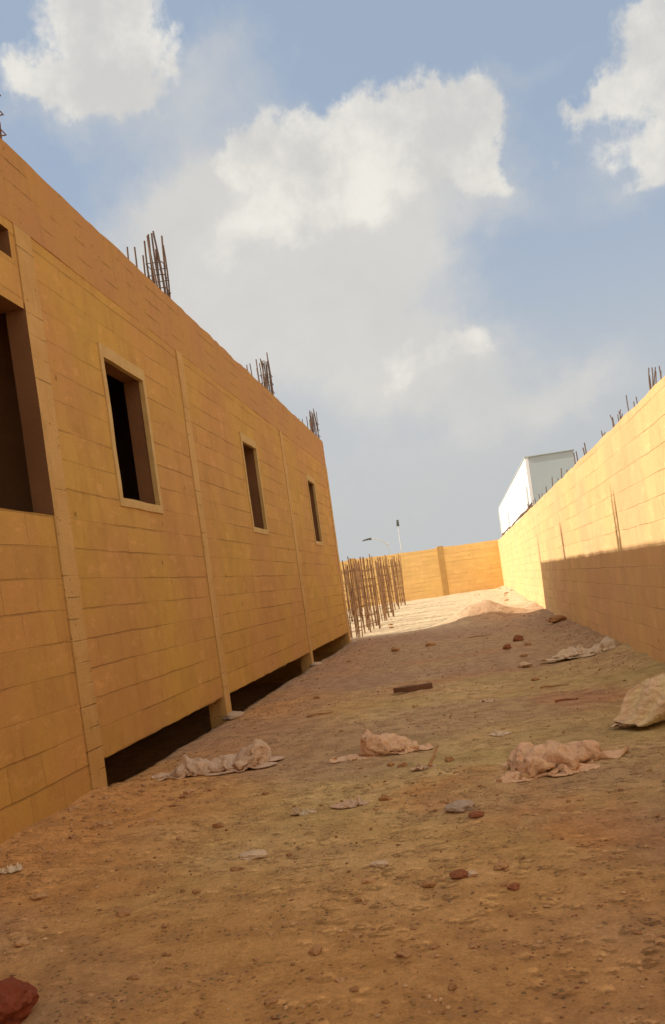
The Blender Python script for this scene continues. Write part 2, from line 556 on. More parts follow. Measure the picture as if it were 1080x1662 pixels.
def gh(x, y):
    r = math.hypot(x, y)
    if r > 90:
        return 0.0
    f = 1 - sstep(r, 50, 90)
    h = 0.035 * noise.noise((x * .45, y * .45, 1.0)) + 0.022 * noise.noise((x * 1.6, y * 1.6, 2.0))
    if r < 26:
        h += (0.010 * noise.noise((x * 5, y * 5, 3.0)) + 0.006 * noise.noise((x * 13, y * 13, 5.0))) * (1 - sstep(r, 18, 26))
    # heap of earth at the edge of the building's shadow
    d = math.hypot((x - 0.40) / 1.0, (y - 24.0) / 0.85)
    h += 0.50 * math.exp(-d * d * 1.3) * (1 + .35 * noise.noise((x * 2.5, y * 2.5, 8)))
    d = math.hypot((x - 1.4) / 0.9, (y - 26.5) / 1.6)
    h += 0.16 * math.exp(-d * d * 1.3) * (1 + .5 * noise.noise((x * 2, y * 2, 9)))
    # the far end of the yard lies a little higher
    h += 0.28 * sstep(y, 25, 42) * (1 + .25 * noise.noise((x * .8, y * .5, 4)))
    # hollow under the raised floor of the building
    if -9 < x < -2.6 and 6.5 < y < 22.4:
        h -= 0.75 * sstep(-x, 3.0, 3.18) + .035 * sstep(-x, 2.6, 3.0)
    # earth banked against the foot of both walls
    if -8 < y < 6.9:
        h += 0.03 * math.exp(-((x + 3.0) / 0.30) ** 2) * (1 + .6 * noise.noise((x * 2, y * 1.5, 12)))
    xr = wall_x(y)
    h += 0.09 * math.exp(-((x - xr) / 0.35) ** 2) * (1 + .8 * noise.noise((x * 2, y * 1.5, 15)))
    return h * f


# boundary wall on the right: a straight line, almost parallel to the building
PR0 = R0 * (1.911) + FW * 0.0
WDIR = (R0 * 0.15 + FW).normalized()
WANG = math.atan2(WDIR.y, WDIR.x)


def wall_x(y):
    s = (y - PR0.y) / WDIR.y
    return PR0.x + WDIR.x * s


def axis(segs):
    out = [segs[0][0]]
    for a, b_, st in segs:
        k = max(1, int(round((b_ - a) / st)))
        out += [a + (b_ - a) * i / k for i in range(1, k + 1)]
    return out


xs = axis([(-400, -60, 40), (-60, -9, 6), (-9, -3.6, .45), (-3.6, 3.4, .055), (3.4, 7, .3), (7, 60, 6), (60, 400, 40)])
ys = axis([(-400, -60, 40), (-60, -4, 6), (-4, 1.5, .5), (1.5, 9, .05), (9, 16, .09), (16, 30, .16), (30, 52, .5), (52, 100, 6), (100, 600, 50)])
verts = [(x, y, gh(x, y)) for y in ys for x in xs]
nx = len(xs)
faces = [(j * nx + i, j * nx + i + 1, (j + 1) * nx + i + 1, (j + 1) * nx + i) for j in range(len(ys) - 1) for i in range(nx - 1)]
me = bpy.data.meshes.new('ground')
me.from_pydata(verts, [], faces)
ground = link('ground', me, MAT_GROUND, smooth=True)
tag(ground, 'bare dry brown earth floor of the building site', 'ground', kind='structure')

# ---------------------------------------------------------------- the unfinished building on the left
XB = -3.0
TH = 0.20
ZB, ZT = 0.235, 5.07
COLS = [(6.45, 6.72), (10.35, 10.58), (16.45, 16.68), (22.05, 22.30)]     # columns along the front
bld = empty('unfinished_building', (XB, 0, 0))
tag(bld, 'long one storey ochre block building with dark empty windows and no roof yet', 'building', kind='thing')


def bput(u, v, d):
    if abs(v - ZB) < 1e-6:                                   # ragged lower edge over the hollow
        v += .014 * noise.noise((u * 3.1, 0, 5)) + .008 * noise.noise((u * 11, 0, 6))
    return (-d, u, v)


def front_panel(u0, u1, v0, v1, holes, seed):
    bm = bmesh.new()
    wall_sheet(bm, u0, u1, v0, v1, holes, TH, bput, step=.12)
    o = link('wall', bm, MAT_BLOCK, bld)
    o.data.materials.append(MAT_INNER_SHADE)                       # shade painted on the cut sides of the openings and the back
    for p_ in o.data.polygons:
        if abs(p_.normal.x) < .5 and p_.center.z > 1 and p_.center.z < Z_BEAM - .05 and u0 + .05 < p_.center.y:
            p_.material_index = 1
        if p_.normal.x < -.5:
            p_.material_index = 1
    return o


Z_BEAM = 4.42
WIN = [(7.93, 8.97, 2.42, 3.76), (13.2, 14.12, 2.42, 3.76), (18.95, 19.85, 2.42, 3.76)]
OPEN = (4.2, 6.45, 2.17, 3.76)
VENT = (5.85, 6.36, 4.12, 4.34)
S = 0.005
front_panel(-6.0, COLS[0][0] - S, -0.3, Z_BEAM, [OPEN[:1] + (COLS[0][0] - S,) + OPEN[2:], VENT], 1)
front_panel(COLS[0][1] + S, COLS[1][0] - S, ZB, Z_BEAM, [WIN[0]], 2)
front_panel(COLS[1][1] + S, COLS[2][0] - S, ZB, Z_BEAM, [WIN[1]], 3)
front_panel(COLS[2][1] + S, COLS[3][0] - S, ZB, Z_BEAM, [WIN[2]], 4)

for k, (a, c) in enumerate(COLS):
    bm = bmesh.new()
    # slightly uneven cast column, standing on a rough footing
    def cput(u, v, d, k=k):
        return (0.012 - d + .006 * noise.noise((u * 3, v * 1.5, k)), u + .008 * noise.noise((k, v * 1.2, 4)), v)
    wall_sheet(bm, a, c, -0.9, Z_BEAM, [], (0.165 if k == 0 else TH + 0.012), cput, step=0.2)
    o = link('column', bm, MAT_CONC, bld, smooth=False)
    o.data.materials.append(MAT_INNER_SHADE)
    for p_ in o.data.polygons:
        if k == 0 and p_.normal.y < -.5 and 2.17 < p_.center.z < 3.76:  # painted shade on the column side within the opening
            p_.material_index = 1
    if k in (1, 2):
        bm = bmesh.new()
        bmesh.ops.create_icosphere(bm, subdivisions=3, radius=1)
        for v in bm.verts:
            n_ = 1 + .25 * noise.noise(v.co * 2.1 + Vector((k * 7, 0, 0)))
            v.co = Vector((v.co.x * .13 * n_ + .05, (a + c) / 2 + v.co.y * .17 * n_, v.co.z * .05 * n_ - .02))
        link('footing', bm, MAT_FOOT, bld, smooth=True)
# lintel beam that closes the wall at the top
bm = bmesh.new()
wall_sheet(bm, -6.0, 22.30, Z_BEAM, ZT, [], TH + 0.01, lambda u, v, d: (0.003 - d + .006 * noise.noise((u * .9, v * 3, 2)), u, v), step=0.16, jag=0.035, seed=4)
link('roof_beam', bm, MAT_BEAM, bld)
for w in WIN:
    bm = bmesh.new()
    o1, fr = 0.07, 0.11
    y0, y1, z0, z1 = w
    wall_sheet(bm, y0 - o1, y1 + o1, z0 - o1, z1 + fr, [(y0 + .01, y1 - .01, z0 + .01, z1 - .01)], 0.05,
               lambda u, v, d: (0.014 - d + .004 * noise.noise((u * 4, v * 4, 7)), u + .012 * noise.noise((v * 2, u, 9)), v + .010 * noise.noise((u * 2.5, v, 1))), step=0.12)
    link('window_surround', bm, MAT_SURR, bld)
# inside: cross walls, back wall, floor and roof slab
for yy in (-5.8, 22.05):
    bm = bmesh.new()
    for piece in ((-9.0, -TH - .005),):
        box(bm, piece[0], piece[1], yy, yy + .24, -0.9, ZT - 0.01)
    link('end_wall', bm, MAT_BLOCK, bld)
bm = bmesh.new()
wall_sheet(bm, -6.0, 22.30, -0.9, ZT - .02, [], .24, lambda u, v, d: (-9.01 - d, u, v), step=1.0)
link('back_wall', bm, MAT_BLOCK, bld)
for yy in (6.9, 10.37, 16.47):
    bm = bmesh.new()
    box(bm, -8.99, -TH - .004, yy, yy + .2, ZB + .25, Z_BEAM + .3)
    link('partition_wall', bm, MAT_INNER_SHADE, bld)
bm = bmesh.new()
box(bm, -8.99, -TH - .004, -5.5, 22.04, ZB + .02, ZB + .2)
link('floor_slab', bm, MAT_INNER_SHADE, bld)  # slab coloured dark too, for the shade in the gap
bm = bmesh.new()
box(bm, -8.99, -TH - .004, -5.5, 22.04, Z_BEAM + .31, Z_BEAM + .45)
link('roof_slab', bm, MAT_INNER_SHADE, bld)


def wob_bar(bm, base, h, lean, rnd, r=0.008, n=5):
    pts = []
    ph = rnd.random() * 6
    for i in range(7):
        s = i / 6
        pts.append(Vector(base) + Vector((lean[0] * s + .012 * math.sin(ph + s * 4), lean[1] * s + .012 * math.cos(ph * 2 + s * 3), h * s)))
    tube(bm, pts, r, n)
    return pts


# bars left standing out of every column, a row that runs into the building
rnd = random.Random(5)
for k, (yc, nb, hh, dep) in enumerate([(6.50, 0, .16, .3), (10.48, 17, .70, 1.25), (16.58, 16, .72, 1.3), (22.1, 15, .70, 1.2)]):
    bm = bmesh.new()
    for i in range(nb):
        xx = -0.05 - dep * (i / (nb - 1)) ** 1.0
        h_ = hh * rnd.uniform(.85, 1.05) * (1.15 if i < 2 else .95)
        wob_bar(bm, (xx, yc + rnd.uniform(-.1, .1), ZT - .3), h_ + .3, (rnd.uniform(-.04, .03), rnd.uniform(-.04, .04)), rnd, .011)
    for i in range(9):                                   # the column cage itself: close-set bars with ties
        wob_bar(bm, (-.03 - .022 * i, yc - .09 + .18 * (i % 2), ZT - .3), .3 + hh * rnd.uniform(.9, 1.2), (rnd.uniform(-.06, .02), rnd.uniform(-.05, .05)), rnd, .012)
    for zz in (ZT + .12, ZT + .28, ZT + .43):
        tube(bm, [(-.02, yc - .1, zz), (-.22, yc - .1, zz + .01), (-.22, yc + .1, zz), (-.02, yc + .1, zz - .01), (-.02, yc - .095, zz)], .006, 5)
    link('rebar_cluster', bm, MAT_REBAR, bld)

# ---------------------------------------------------------------- boundary wall on the right
bw = empty('boundary_wall', (PR0.x, PR0.y, 0), WANG)
tag(bw, 'long sunlit sand coloured block wall with starter bars on top, right of the alley', 'wall', 'boundary walls of the yard', kind='thing')
Z_RT = 2.72
L_R = 46.6 / WDIR.dot(FW)
RTH = 0.22
bm = bmesh.new()
wall_sheet(bm, -8.0, L_R, -0.3, Z_RT, [], RTH, lambda u, v, d: (u, -d + .010 * noise.noise((u * .7, v * 1.2, 3)), v), step=0.22, jag=0.025, seed=2)
link('wall', bm, MAT_BLOCK_R, bw)


def rw_s(px, py):
    """distance along the right wall at a pixel of its top edge"""
    d = pix_ray(px, py)
    k = d.dot(R0) / d.dot(FW)
    zc = 1.911 / (k - 0.15)
    return zc / WDIR.dot(FW)


rnd = random.Random(11)
TOPB = [(990, 705, 2, .2, .02), (886, 793, 2, .24, .02), (870, 806, 2, .24, .02), (1024, 680, 3, .2, .03), (950, 740, 2, .22, .02), (916, 768, 2, .2, .02), (1052, 662, 8, .26, .06), (1001, 697, 5, .20, .04), (973, 722, 4, .20, .03), (932, 755, 2, .30, .02), (901, 782, 2, .24, .02), (880, 800, 2, .2, .02), (862, 815, 2, .28, .02)]
for k, (px, py, nb, h_, sp) in enumerate(TOPB):
    s0 = rw_s(px - 10, py)
    bm = bmesh.new()
    for i in range(nb):
        if nb <= 3:
            bm = bmesh.new()
        wob_bar(bm, (s0 + rnd.uniform(-.16, .16) * (1 if nb > 2 else .3), -.05 - .13 * rnd.random(), Z_RT - .12), .12 + h_ * rnd.uniform(.8, 1.1),
                (rnd.uniform(-sp, sp), rnd.uniform(-sp, sp)), rnd, .006 if px > 960 else .010)
        if nb <= 3:
            link('rebar', bm, MAT_REBAR, bw)
    if px == 1054:
        wob_bar(bm, (s0 - .10, -.08, Z_RT - .1), .48, (.12, -.12), rnd, .010)
        wob_bar(bm, (s0 - .13, -.10, Z_RT - .1), .46, (.15, -.10), rnd, .008)
    if nb > 3:
        link('rebar_cluster', bm, MAT_REBAR, bw)

# steel bars lying along the top of the wall at its far end
rnd = random.Random(3)
bm = bmesh.new()
for q in range(3):
    pts = [(23.5 + q * .8 + i * 2.2, -.07 - .05 * q, Z_RT + .04 + .05 * q + .10 * rnd.random()) for i in range(10)]
    tube(bm, pts, .022, 6)
bars = link('steel_bars', bm, MAT_REBAR)
bars.location = (PR0.x, PR0.y, 0)
bars.rotation_euler = (0, 0, WANG)
tag(bars, 'loose dark steel bars lying along the wall top below the white building', 'steel bars')

# ---------------------------------------------------------------- wall that closes the yard
FZ = 46.5
fo = R0 * (-22.0) + FW * FZ
fw = empty('boundary_wall', (fo.x, fo.y, 0), YAW)
tag(fw, 'orange ochre block wall with a pale pilaster closing the far end of the yard', 'wall', 'boundary walls of the yard', kind='thing')
X_END = 22.0 + 9.3
bm = bmesh.new()
wall_sheet(bm, 0, X_END, -0.3, 2.78, [], .22, lambda u, v, d: (u, d, v), step=0.5, jag=0.05, seed=8)
link('wall', bm, MAT_BLOCK_F, fw)
for uc in (27.85 - 4.6, 27.85, 27.85 - 9.2, 27.85 - 13.8):
    bm = bmesh.new()
    wall_sheet(bm, uc - .16, uc + .16, -0.3, 2.86, [], .35, lambda u, v, d: (u + .02 * noise.noise((v, u, 3)), -.05 + d, v), step=0.3)
    link('pilaster', bm, MAT_SURR, fw)

# ---------------------------------------------------------------- white building behind the right hand wall
pz = 33.0
d0 = pix_ray(852, 743)
c0 = d0 * pz
H_W = CAM_Z + c0.z
base = Vector((c0.x, c0.y, 0))
wb = empty('prefabricated_building', (base.x, base.y, 0), WANG)
tag(wb, 'white panelled building with its end wall coloured grey for shade, rising behind the right hand wall', 'building', kind='thing')
LW = 26.0
bm = bmesh.new()
wall_sheet(bm, 0, LW, 0, H_W, [], .12, lambda u, v, d: (u, -d, v), step=1.2)
link('side_wall', bm, MAT_WHITE, wb)
bm = bmesh.new()
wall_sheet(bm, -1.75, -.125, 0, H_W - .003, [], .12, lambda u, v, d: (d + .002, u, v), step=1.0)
link('end_wall', bm, MAT_GREYP_SHADE, wb)
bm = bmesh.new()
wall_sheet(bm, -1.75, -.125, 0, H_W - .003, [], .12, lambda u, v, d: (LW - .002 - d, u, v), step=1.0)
link('end_wall', bm, MAT_GREYP_SHADE, wb)
bm = bmesh.new()
box(bm, -.05, LW + .05, -1.80, .03, H_W + .002, H_W + .035)
link('roof', bm, MAT_GREYP_SHADE, wb)
for u in (0.7, 15.5, 25.6):
    bm = bmesh.new()
    box(bm, u - .05, u + .05, .003, .07, 0, H_W - (1.0 if u < 20 else 0.2))
    link('post', bm, MAT_LAMP, wb)
bm = bmesh.new()
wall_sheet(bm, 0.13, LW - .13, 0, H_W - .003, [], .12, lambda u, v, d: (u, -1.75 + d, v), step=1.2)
link('side_wall', bm, MAT_GREYP_SHADE, wb)

# ---------------------------------------------------------------- street lamps beyond the yard
LZ = 75.0


def lamp(name, foot_px, foot_py, top_px, top_py, label, arm):
    dt = pix_ray(top_px, top_py) * LZ
    r = empty(name, (dt.x, dt.y, 0), YAW)
    hz_ = CAM_Z + dt.z
    bm = bmesh.new()
    tube(bm, [(0, 0, 0), (0, 0, hz_ * .5), (0, 0, hz_)], .055, 8, .03)
    link('pole', bm, MAT_LAMP, r)
    bm = bmesh.new()
    if arm:
        tube(bm, [(0, 0, hz_ - .35), (-.5, 0, hz_ + .15), (-1.1, 0, hz_ + .42), (-1.5, 0, hz_ + .42)], .045, 6)
        link('arm', bm, MAT_LAMP, r)
        bm = bmesh.new()
        tube(bm, [(-1.35, 0, hz_ + .42), (-1.6, 0, hz_ + .43), (-2.1, 0, hz_ + .36)], .11, 8, .05)
    else:
        tube(bm, [(0, 0, hz_ - .1), (0, 0, hz_ + .05), (.02, 0, hz_ + .42)], .14, 8, .09)
    link('lamp_head', bm, MAT_LAMPD, r)
    tag(r, label, 'street lamp', 'street lamps beyond the far wall')
    return r


lamp('street_lamp', 648, 890, 630, 879, 'grey street lamp with a curved arm reaching left, beyond the far wall', True)
lamp('street_lamp', 649, 895, 646, 852, 'taller thin street lamp with a small dark head, right of the curved one', False)

# ---------------------------------------------------------------- column cages standing beyond the building corner
rnd = random.Random(21)


def make_cage(h, seed):
    rn = random.Random(seed)
    root = empty('rebar_column', (0, 0, 0))
    pos = [(-.16, -.16), (0, -.17), (.16, -.16), (.17, 0), (.16, .16), (0, .17), (-.16, .16), (-.17, 0)]
    for i, (x, y) in enumerate(pos):
        bm = bmesh.new()
        wob_bar(bm, (x, y, -.15), h * rn.uniform(.86, 1.0) + .15, (rn.uniform(-.06, .06), rn.uniform(-.06, .06)), rn, .016)
        link('bar', bm, MAT_RUST, root)
    bm = bmesh.new()
    for i in range(7):
        z_ = .2 + i * .26 + rn.uniform(-.05, .05)
        tl = rn.uniform(-.05, .05)
        tube(bm, [(-.18, -.18, z_), (.18, -.18, z_ + tl), (.18, .18, z_), (-.18, .18, z_ - tl), (-.18, -.172, z_)], .008, 5)
    link('stirrups', bm, MAT_RUST, root)
    return root


protos = [make_cage(2.25, 1), make_cage(2.15, 2), make_cage(2.3, 3)]
cage_spots = []
for i, yy in enumerate([23.6, 25.0, 26.6, 28.3, 30.2, 32.2, 34.3, 36.8, 39.2, 41.8]):
    cage_spots.append((-2.95 - .1 + .12 * (i % 3), yy, 0))
for i, yy in enumerate([25.6, 28.9, 32.0, 35.0, 38.4]):
    cage_spots.append((-4.3, yy, 1))
ORD = ['first', 'second', 'third', 'fourth', 'fifth', 'sixth', 'seventh', 'eighth', 'ninth', 'tenth']
cnt = [0, 0]
for i, (x, y, row) in enumerate(cage_spots):
    o = protos[i] if i < 3 else copy_tree(protos[i % 3])
    o.location = (x, y, gh(x, y))
    o.rotation_euler = (0, 0, rnd.uniform(-.3, .3))
    w_ = ORD[cnt[row]]
    cnt[row] += 1
    lab = ('%s rusty column cage of bars past the building corner, in the row beside the alley' % w_) if row == 0 else \
        ('%s rusty column cage past the building corner, in the row set back from the alley' % w_)
    tag(o, lab, 'rebar cage', 'rusty column cages beyond the building')


# ---------------------------------------------------------------- bags, stones, clods
def poly_in(p, poly):
    x, y = p
    ins = False
    j = len(poly) - 1
    for i in range(len(poly)):
        xi, yi = poly[i]
        xj, yj = poly[j]
        if (yi > y) != (yj > y) and x < (xj - xi) * (y - yi) / (yj - yi) + xi:
            ins = not ins
        j = i
    return ins


def seg_d(p, a, b_):
    ax, ay = a
    bx, by = b_
    vx, vy = bx - ax, by - ay
    t_ = max(0, min(1, ((p[0] - ax) * vx + (p[1] - ay) * vy) / (vx * vx + vy * vy + 1e-12)))
    return math.hypot(p[0] - ax - t_ * vx, p[1] - ay - t_ * vy)


def chaikin(poly, n=2):
    for _ in range(n):
        out = []
        for i in range(len(poly)):
            a, c = poly[i], poly[(i + 1) % len(poly)]
            out += [(a[0] * .75 + c[0] * .25, a[1] * .75 + c[1] * .25), (a[0] * .25 + c[0] * .75, a[1] * .25 + c[1] * .75)]
        poly = out
    return poly


def tri(v):
    v = v - math.floor(v)
    return abs(2 * v - 1)


def crease(x, y, seed, fr):
    """crumpled relief: flat facets meeting in sharp ridges"""
    rn = random.Random(seed)
    tot = 0.0
    for k, am in enumerate((1.0, .8, .5, .3)):
        a = rn.uniform(0, math.pi)
        f = fr * (.35, .5, .9, 1.3)[k] * rn.uniform(.85, 1.2)
        ph = rn.random()
        w = noise.noise((x * 7, y * 7, seed + k * 3.3)) * .55
        tot += am * (tri((x * math.cos(a) + y * math.sin(a)) * f + ph + w) - .5) * (.6 + .8 * noise.noise((x * 5, y * 5, seed + k)))
    return tot


def relax(P, loops, excess, it, pins, floor, seed, wrap=False, clampr=None, base=None, grav=.0005):
    """let a sheet that is larger than its footprint buckle into folds (position based cloth)"""
    rs = np.random.RandomState(seed)
    ny_, nx_ = P.shape[:2]
    cons = []
    for (dj, di, k) in ((0, 1, 1.0), (1, 0, 1.0), (1, 1, .6), (1, -1, .6), (0, 3, .12), (3, 0, .12)):
        A = np.array([(a, c) for a in range(ny_) for c in range(nx_) if (wrap or 0 <= a + dj < ny_) and 0 <= c + di < nx_])
        B_ = A + np.array([dj, di])
        B_[:, 0] %= ny_
        a = A[:, 0] * nx_ + A[:, 1]
        c = B_[:, 0] * nx_ + B_[:, 1]
        cons.append((a, c, k, dj, di))
    X = P.reshape(-1, 3).copy()
    X0 = X.copy()
    loc_ex = 1 + (excess - 1) * (0.6 + .8 * rs.rand(len(X)))
    rest = []
    for a, c, k, dj, di in cons:
        m_ = .5 * (loc_ex[a] + loc_ex[c])
        rest.append(np.linalg.norm(X[a] - X[c], axis=1) * (m_ if abs(dj) + abs(di) < 3 else m_ * .93))
    cnt = np.zeros(len(X))
    for a, c, k, dj, di in cons:
        np.add.at(cnt, a, 1.0)
        np.add.at(cnt, c, 1.0)
    V_ = np.zeros_like(X)
    for n_ in range(it):
        V_ *= .86
        V_[:, 2] -= grav
        X += V_
        Xp = X.copy()
        for sub in range(3):
            D = np.zeros_like(X)
            for (a, c, k, dj, di), L in zip(cons, rest):
                d = X[c] - X[a]
                l = np.linalg.norm(d, axis=1) + 1e-9
                e = (l - L) / l * .5 * k
                if k < .2:
                    e = np.where(l < L, e, 0)
                q = d * e[:, None]
                for ax in range(3):
                    D[:, ax] += np.bincount(a, q[:, ax], len(X)) - np.bincount(c, q[:, ax], len(X))
            X += D / cnt[:, None] * 2.6
            if pins is not None:
                X[pins] = X0[pins]
            if clampr is not None:
                dd = X - base
                l = np.linalg.norm(dd, axis=1)
                f = np.minimum(1, clampr / (l + 1e-9))
                X = base + dd * f[:, None]
            X[:, 2] = np.maximum(X[:, 2], floor)
        V_ += (X - Xp) * .35
    return X.reshape(P.shape)


def bag(name, loc, rz, outline, humps, mat, seed, excess=1.35, cells=(74, 54), pinf=.035, it=70):
    """empty bag: a sheet over the outline (metres), humps (x, y, rx, ry, height), buckled into folds"""
    poly = chaikin(outline, 2)
    cx_ = sum(p[0] for p in poly) / len(poly)
    cy_ = sum(p[1] for p in poly) / len(poly)

    def rad(th):
        dx_, dy_ = math.cos(th), math.sin(th)
        best = 0
        for k in range(len(poly)):
            a, c = poly[k], poly[(k + 1) % len(poly)]
            ex, ey = c[0] - a[0], c[1] - a[1]
            den = dx_ * ey - dy_ * ex
            if abs(den) < 1e-12:
                continue
            t_ = ((a[0] - cx_) * ey - (a[1] - cy_) * ex) / den
            q = ((a[0] - cx_) * dy_ - (a[1] - cy_) * dx_) / den
            if t_ > 0 and -1e-6 <= q <= 1 + 1e-6:
                best = max(best, t_)
        return best
    tab = [rad(2 * math.pi * k / 180) for k in range(180)]
    nx_, ny_ = cells
    rs = np.random.RandomState(seed)
    P = np.zeros((ny_, nx_, 3))
    for j in range(ny_):
        for i in range(nx_):
            u, v = 2 * i / (nx_ - 1) - 1, 2 * j / (ny_ - 1) - 1
            x_, y_ = u * math.sqrt(1 - v * v / 2), v * math.sqrt(1 - u * u / 2)
            rho = math.hypot(x_, y_)
            th = math.atan2(y_, x_) % (2 * math.pi)
            q = th / (2 * math.pi) * 180
            k0 = int(q) % 180
            rr_ = tab[k0] * (1 - q % 1) + tab[(k0 + 1) % 180] * (q % 1)
            rho *= 1 + (.05 * noise.noise((x_ * 9, y_ * 9, seed)) if rho > .9 else 0)
            x, y = cx_ + math.cos(th) * rho * rr_, cy_ + math.sin(th) * rho * rr_
            h = sum(hh * math.exp(-((x - a) / rx) ** 2 - ((y - c) / ry) ** 2) for a, c, rx, ry, hh in humps)
            P[j, i] = (x, y, .006 + h * .8)
    P[:, :, 2] += .012 * rs.rand(ny_, nx_)
    for j in range(ny_):
        for i in range(nx_):
            P[j, i, 2] += .055 * abs(noise.noise((P[j, i, 0] * 9, P[j, i, 1] * 9, seed + 3)))
    base = P.reshape(-1, 3)
    npin = int(nx_ * ny_ * pinf)
    pins = rs.choice(nx_ * ny_, npin, replace=False)
    X = relax(P, None, excess, it, pins, .003, seed)
    vs_ = [tuple(v) for v in X.reshape(-1, 3)]
    fs_ = [(j * nx_ + i, j * nx_ + i + 1, (j + 1) * nx_ + i + 1, (j + 1) * nx_ + i) for j in range(ny_ - 1) for i in range(nx_ - 1)]
    me = bpy.data.meshes.new(name)
    me.from_pydata(vs_, [], fs_)
    o = link(name, me, mat, smooth=True)
    o.location = (loc[0], loc[1], gh(loc[0], loc[1]) + .004)
    o.rotation_euler = (0, 0, rz)
    md = o.modifiers.new('smooth', 'SUBSURF')
    md.levels = md.render_levels = (1 if cells[0] > 32 else 2)
    md = o.modifiers.new('thickness', 'SOLIDIFY')
    md.thickness = .004
    return o


B_GREY = bag_mat('grey_paper', (0.70, 0.50, 0.35), (0.74, 0.50, 0.32), (0.46, 0.29, 0.18))
B_PINK = bag_mat('brown_paper', (0.84, 0.52, 0.32), (0.86, 0.58, 0.35), (0.64, 0.34, 0.19))
B_CREAM = bag_mat('woven_sack', (0.88, 0.69, 0.38), (0.88, 0.62, 0.38), (0.80, 0.58, 0.32))
B_PALE = bag_mat('pale_plastic', (0.80, 0.62, 0.44), (0.78, 0.62, 0.40), (0.56, 0.38, 0.25))



def lofted(name, stations, mat, seed, loc=None, rz=0.0, parent=None, n=72, mm=84, excess=1.16, clampr=.03, facet=.035):
    """slack bag: a closed skin through stations (x, y, width, height), loose cloth wrinkled over its filling"""
    P = np.zeros((n, mm, 3))
    m_ = len(stations)
    for j in range(mm):
        q = j / (mm - 1) * (m_ - 1)
        k0 = min(int(q), m_ - 2)
        f = q - k0
        a, c = stations[k0], stations[k0 + 1]
        a0, c1 = stations[max(0, k0 - 1)], stations[min(m_ - 1, k0 + 2)]
        v4 = []
        for t_ in range(4):                               # catmull-rom through the stations
            p0, p1, p2, p3 = a0[t_], a[t_], c[t_], c1[t_]
            v4.append(.5 * (2 * p1 + (p2 - p0) * f + (2 * p0 - 5 * p1 + 4 * p2 - p3) * f * f + (3 * p1 - p0 - 3 * p2 + p3) * f ** 3))
        x, y0, w, h = v4
        w, h = max(.02, w), max(.015, h)
        for k in range(n):
            an = 2 * math.pi * k / n
            cy, cz = math.cos(an), math.sin(an)
            yy = y0 + math.copysign(abs(cy) ** .85, cy) * w / 2
            zz = h * .42 + math.copysign(abs(cz) ** .9, cz) * h * (.58 if cz > 0 else .42)
            d_ = facet * crease(x + zz * .6, yy - zz * .4, seed, 7) * min(1, h * 9)
            d_ += .25 * h * noise.noise((x * 9, yy * 9, seed + zz * 7))
            P[k, j] = (x + .04 * noise.noise((x * 8, yy * 8, seed + zz * 6)), yy + cy * d_, max(0, zz + cz * d_))
    base = P.reshape(-1, 3).copy()
    P = P + .005 * np.random.RandomState(seed).rand(*P.shape)
    X = relax(P, None, excess, 50, None, -.004, seed, wrap=True, clampr=clampr, base=base, grav=0.0)
    vs_ = [tuple(v) for v in X.reshape(-1, 3)]
    fs_ = [(k * mm + j, k * mm + j + 1, ((k + 1) % n) * mm + j + 1, ((k + 1) % n) * mm + j) for k in range(n) for j in range(mm - 1)]
    fs_ += [tuple(k * mm for k in range(n)), tuple(k * mm + mm - 1 for k in range(n - 1, -1, -1))]
    me = bpy.data.meshes.new(name)
    me.from_pydata(vs_, [], fs_)
    o = link(name, me, mat, parent, smooth=True)
    if loc is not None:
        o.location = (loc[0], loc[1], gh(loc[0], loc[1]))
        o.rotation_euler = (0, 0, rz)
    return o


def litter(name, loc, stations, flaps, mat, seed, label, group='empty bags thrown on the ground', **kw):
    hs = kw.pop('hs', .62)
    fs = kw.pop('fs', 1.3)
    stations = [(a, b_, w * 1.12, h * hs) for a, b_, w, h in stations]
    root = lofted(name, stations, mat, seed, loc, YAW, n=52, mm=64, **kw)
    for k, (fx, fy, ol, hh) in enumerate(flaps):
        f_ = bag('flap', (0, 0), 0, [(a * fs, b_ * fs) for a, b_ in ol], [(0, 0, .12, .08, hh * 1.2)], mat, seed + 5 + k, 1.38, cells=(20, 15), pinf=.04, it=70)
        f_.parent = root
        f_.location = (fx, fy, .004)
    tag(root, label, 'bag', group)
    return root


FL_A = [(-.16, -.05), (-.13, .06), (0, .09), (.12, .07), (.16, -.02), (.05, -.08), (-.08, -.06)]
FL_B = [(-.20, -.03), (-.16, .05), (-.02, .06), (.12, .10), (.20, .03), (.10, -.05), (-.06, -.07)]
litter('cement_bag', gp(355, 1252), [(-.38, .02, .10, .04), (-.30, .04, .24, .10), (-.2, .07, .30, .16), (-.08, .08, .26, .10), (.04, .06, .30, .10), (.15, .04, .34, .12),
       (.26, .06, .36, .17), (.36, .12, .28, .24), (.42, .16, .12, .13)],
       [(-.22, -.05, FL_B, .05), (.02, .02, FL_A, .05), (.20, -.09, FL_B, .05), (.28, .17, FL_A, .10), (-.33, .10, FL_A, .05)], B_GREY, 3,
       'grey torn cement bag lying crumpled in front of the dark gap under the building', facet=.085, excess=1.22, clampr=.035, fs=1.25, hs=.62)
litter('paper_bag', gp(628, 1222), [(-.21, .02, .05, .04), (-.18, .03, .20, .16), (-.11, .03, .30, .20), (-.01, .01, .28, .16), (.08, .0, .20, .11), (.17, .01, .17, .09), (.25, .02, .15, .06)],
       [(-.20, -.03, FL_A, .01), (.14, -.03, FL_A, .03)], B_PINK, 12,
       'small pinkish brown paper bag puffed up at one end, mid ground', facet=.025, clampr=.022, hs=.85)
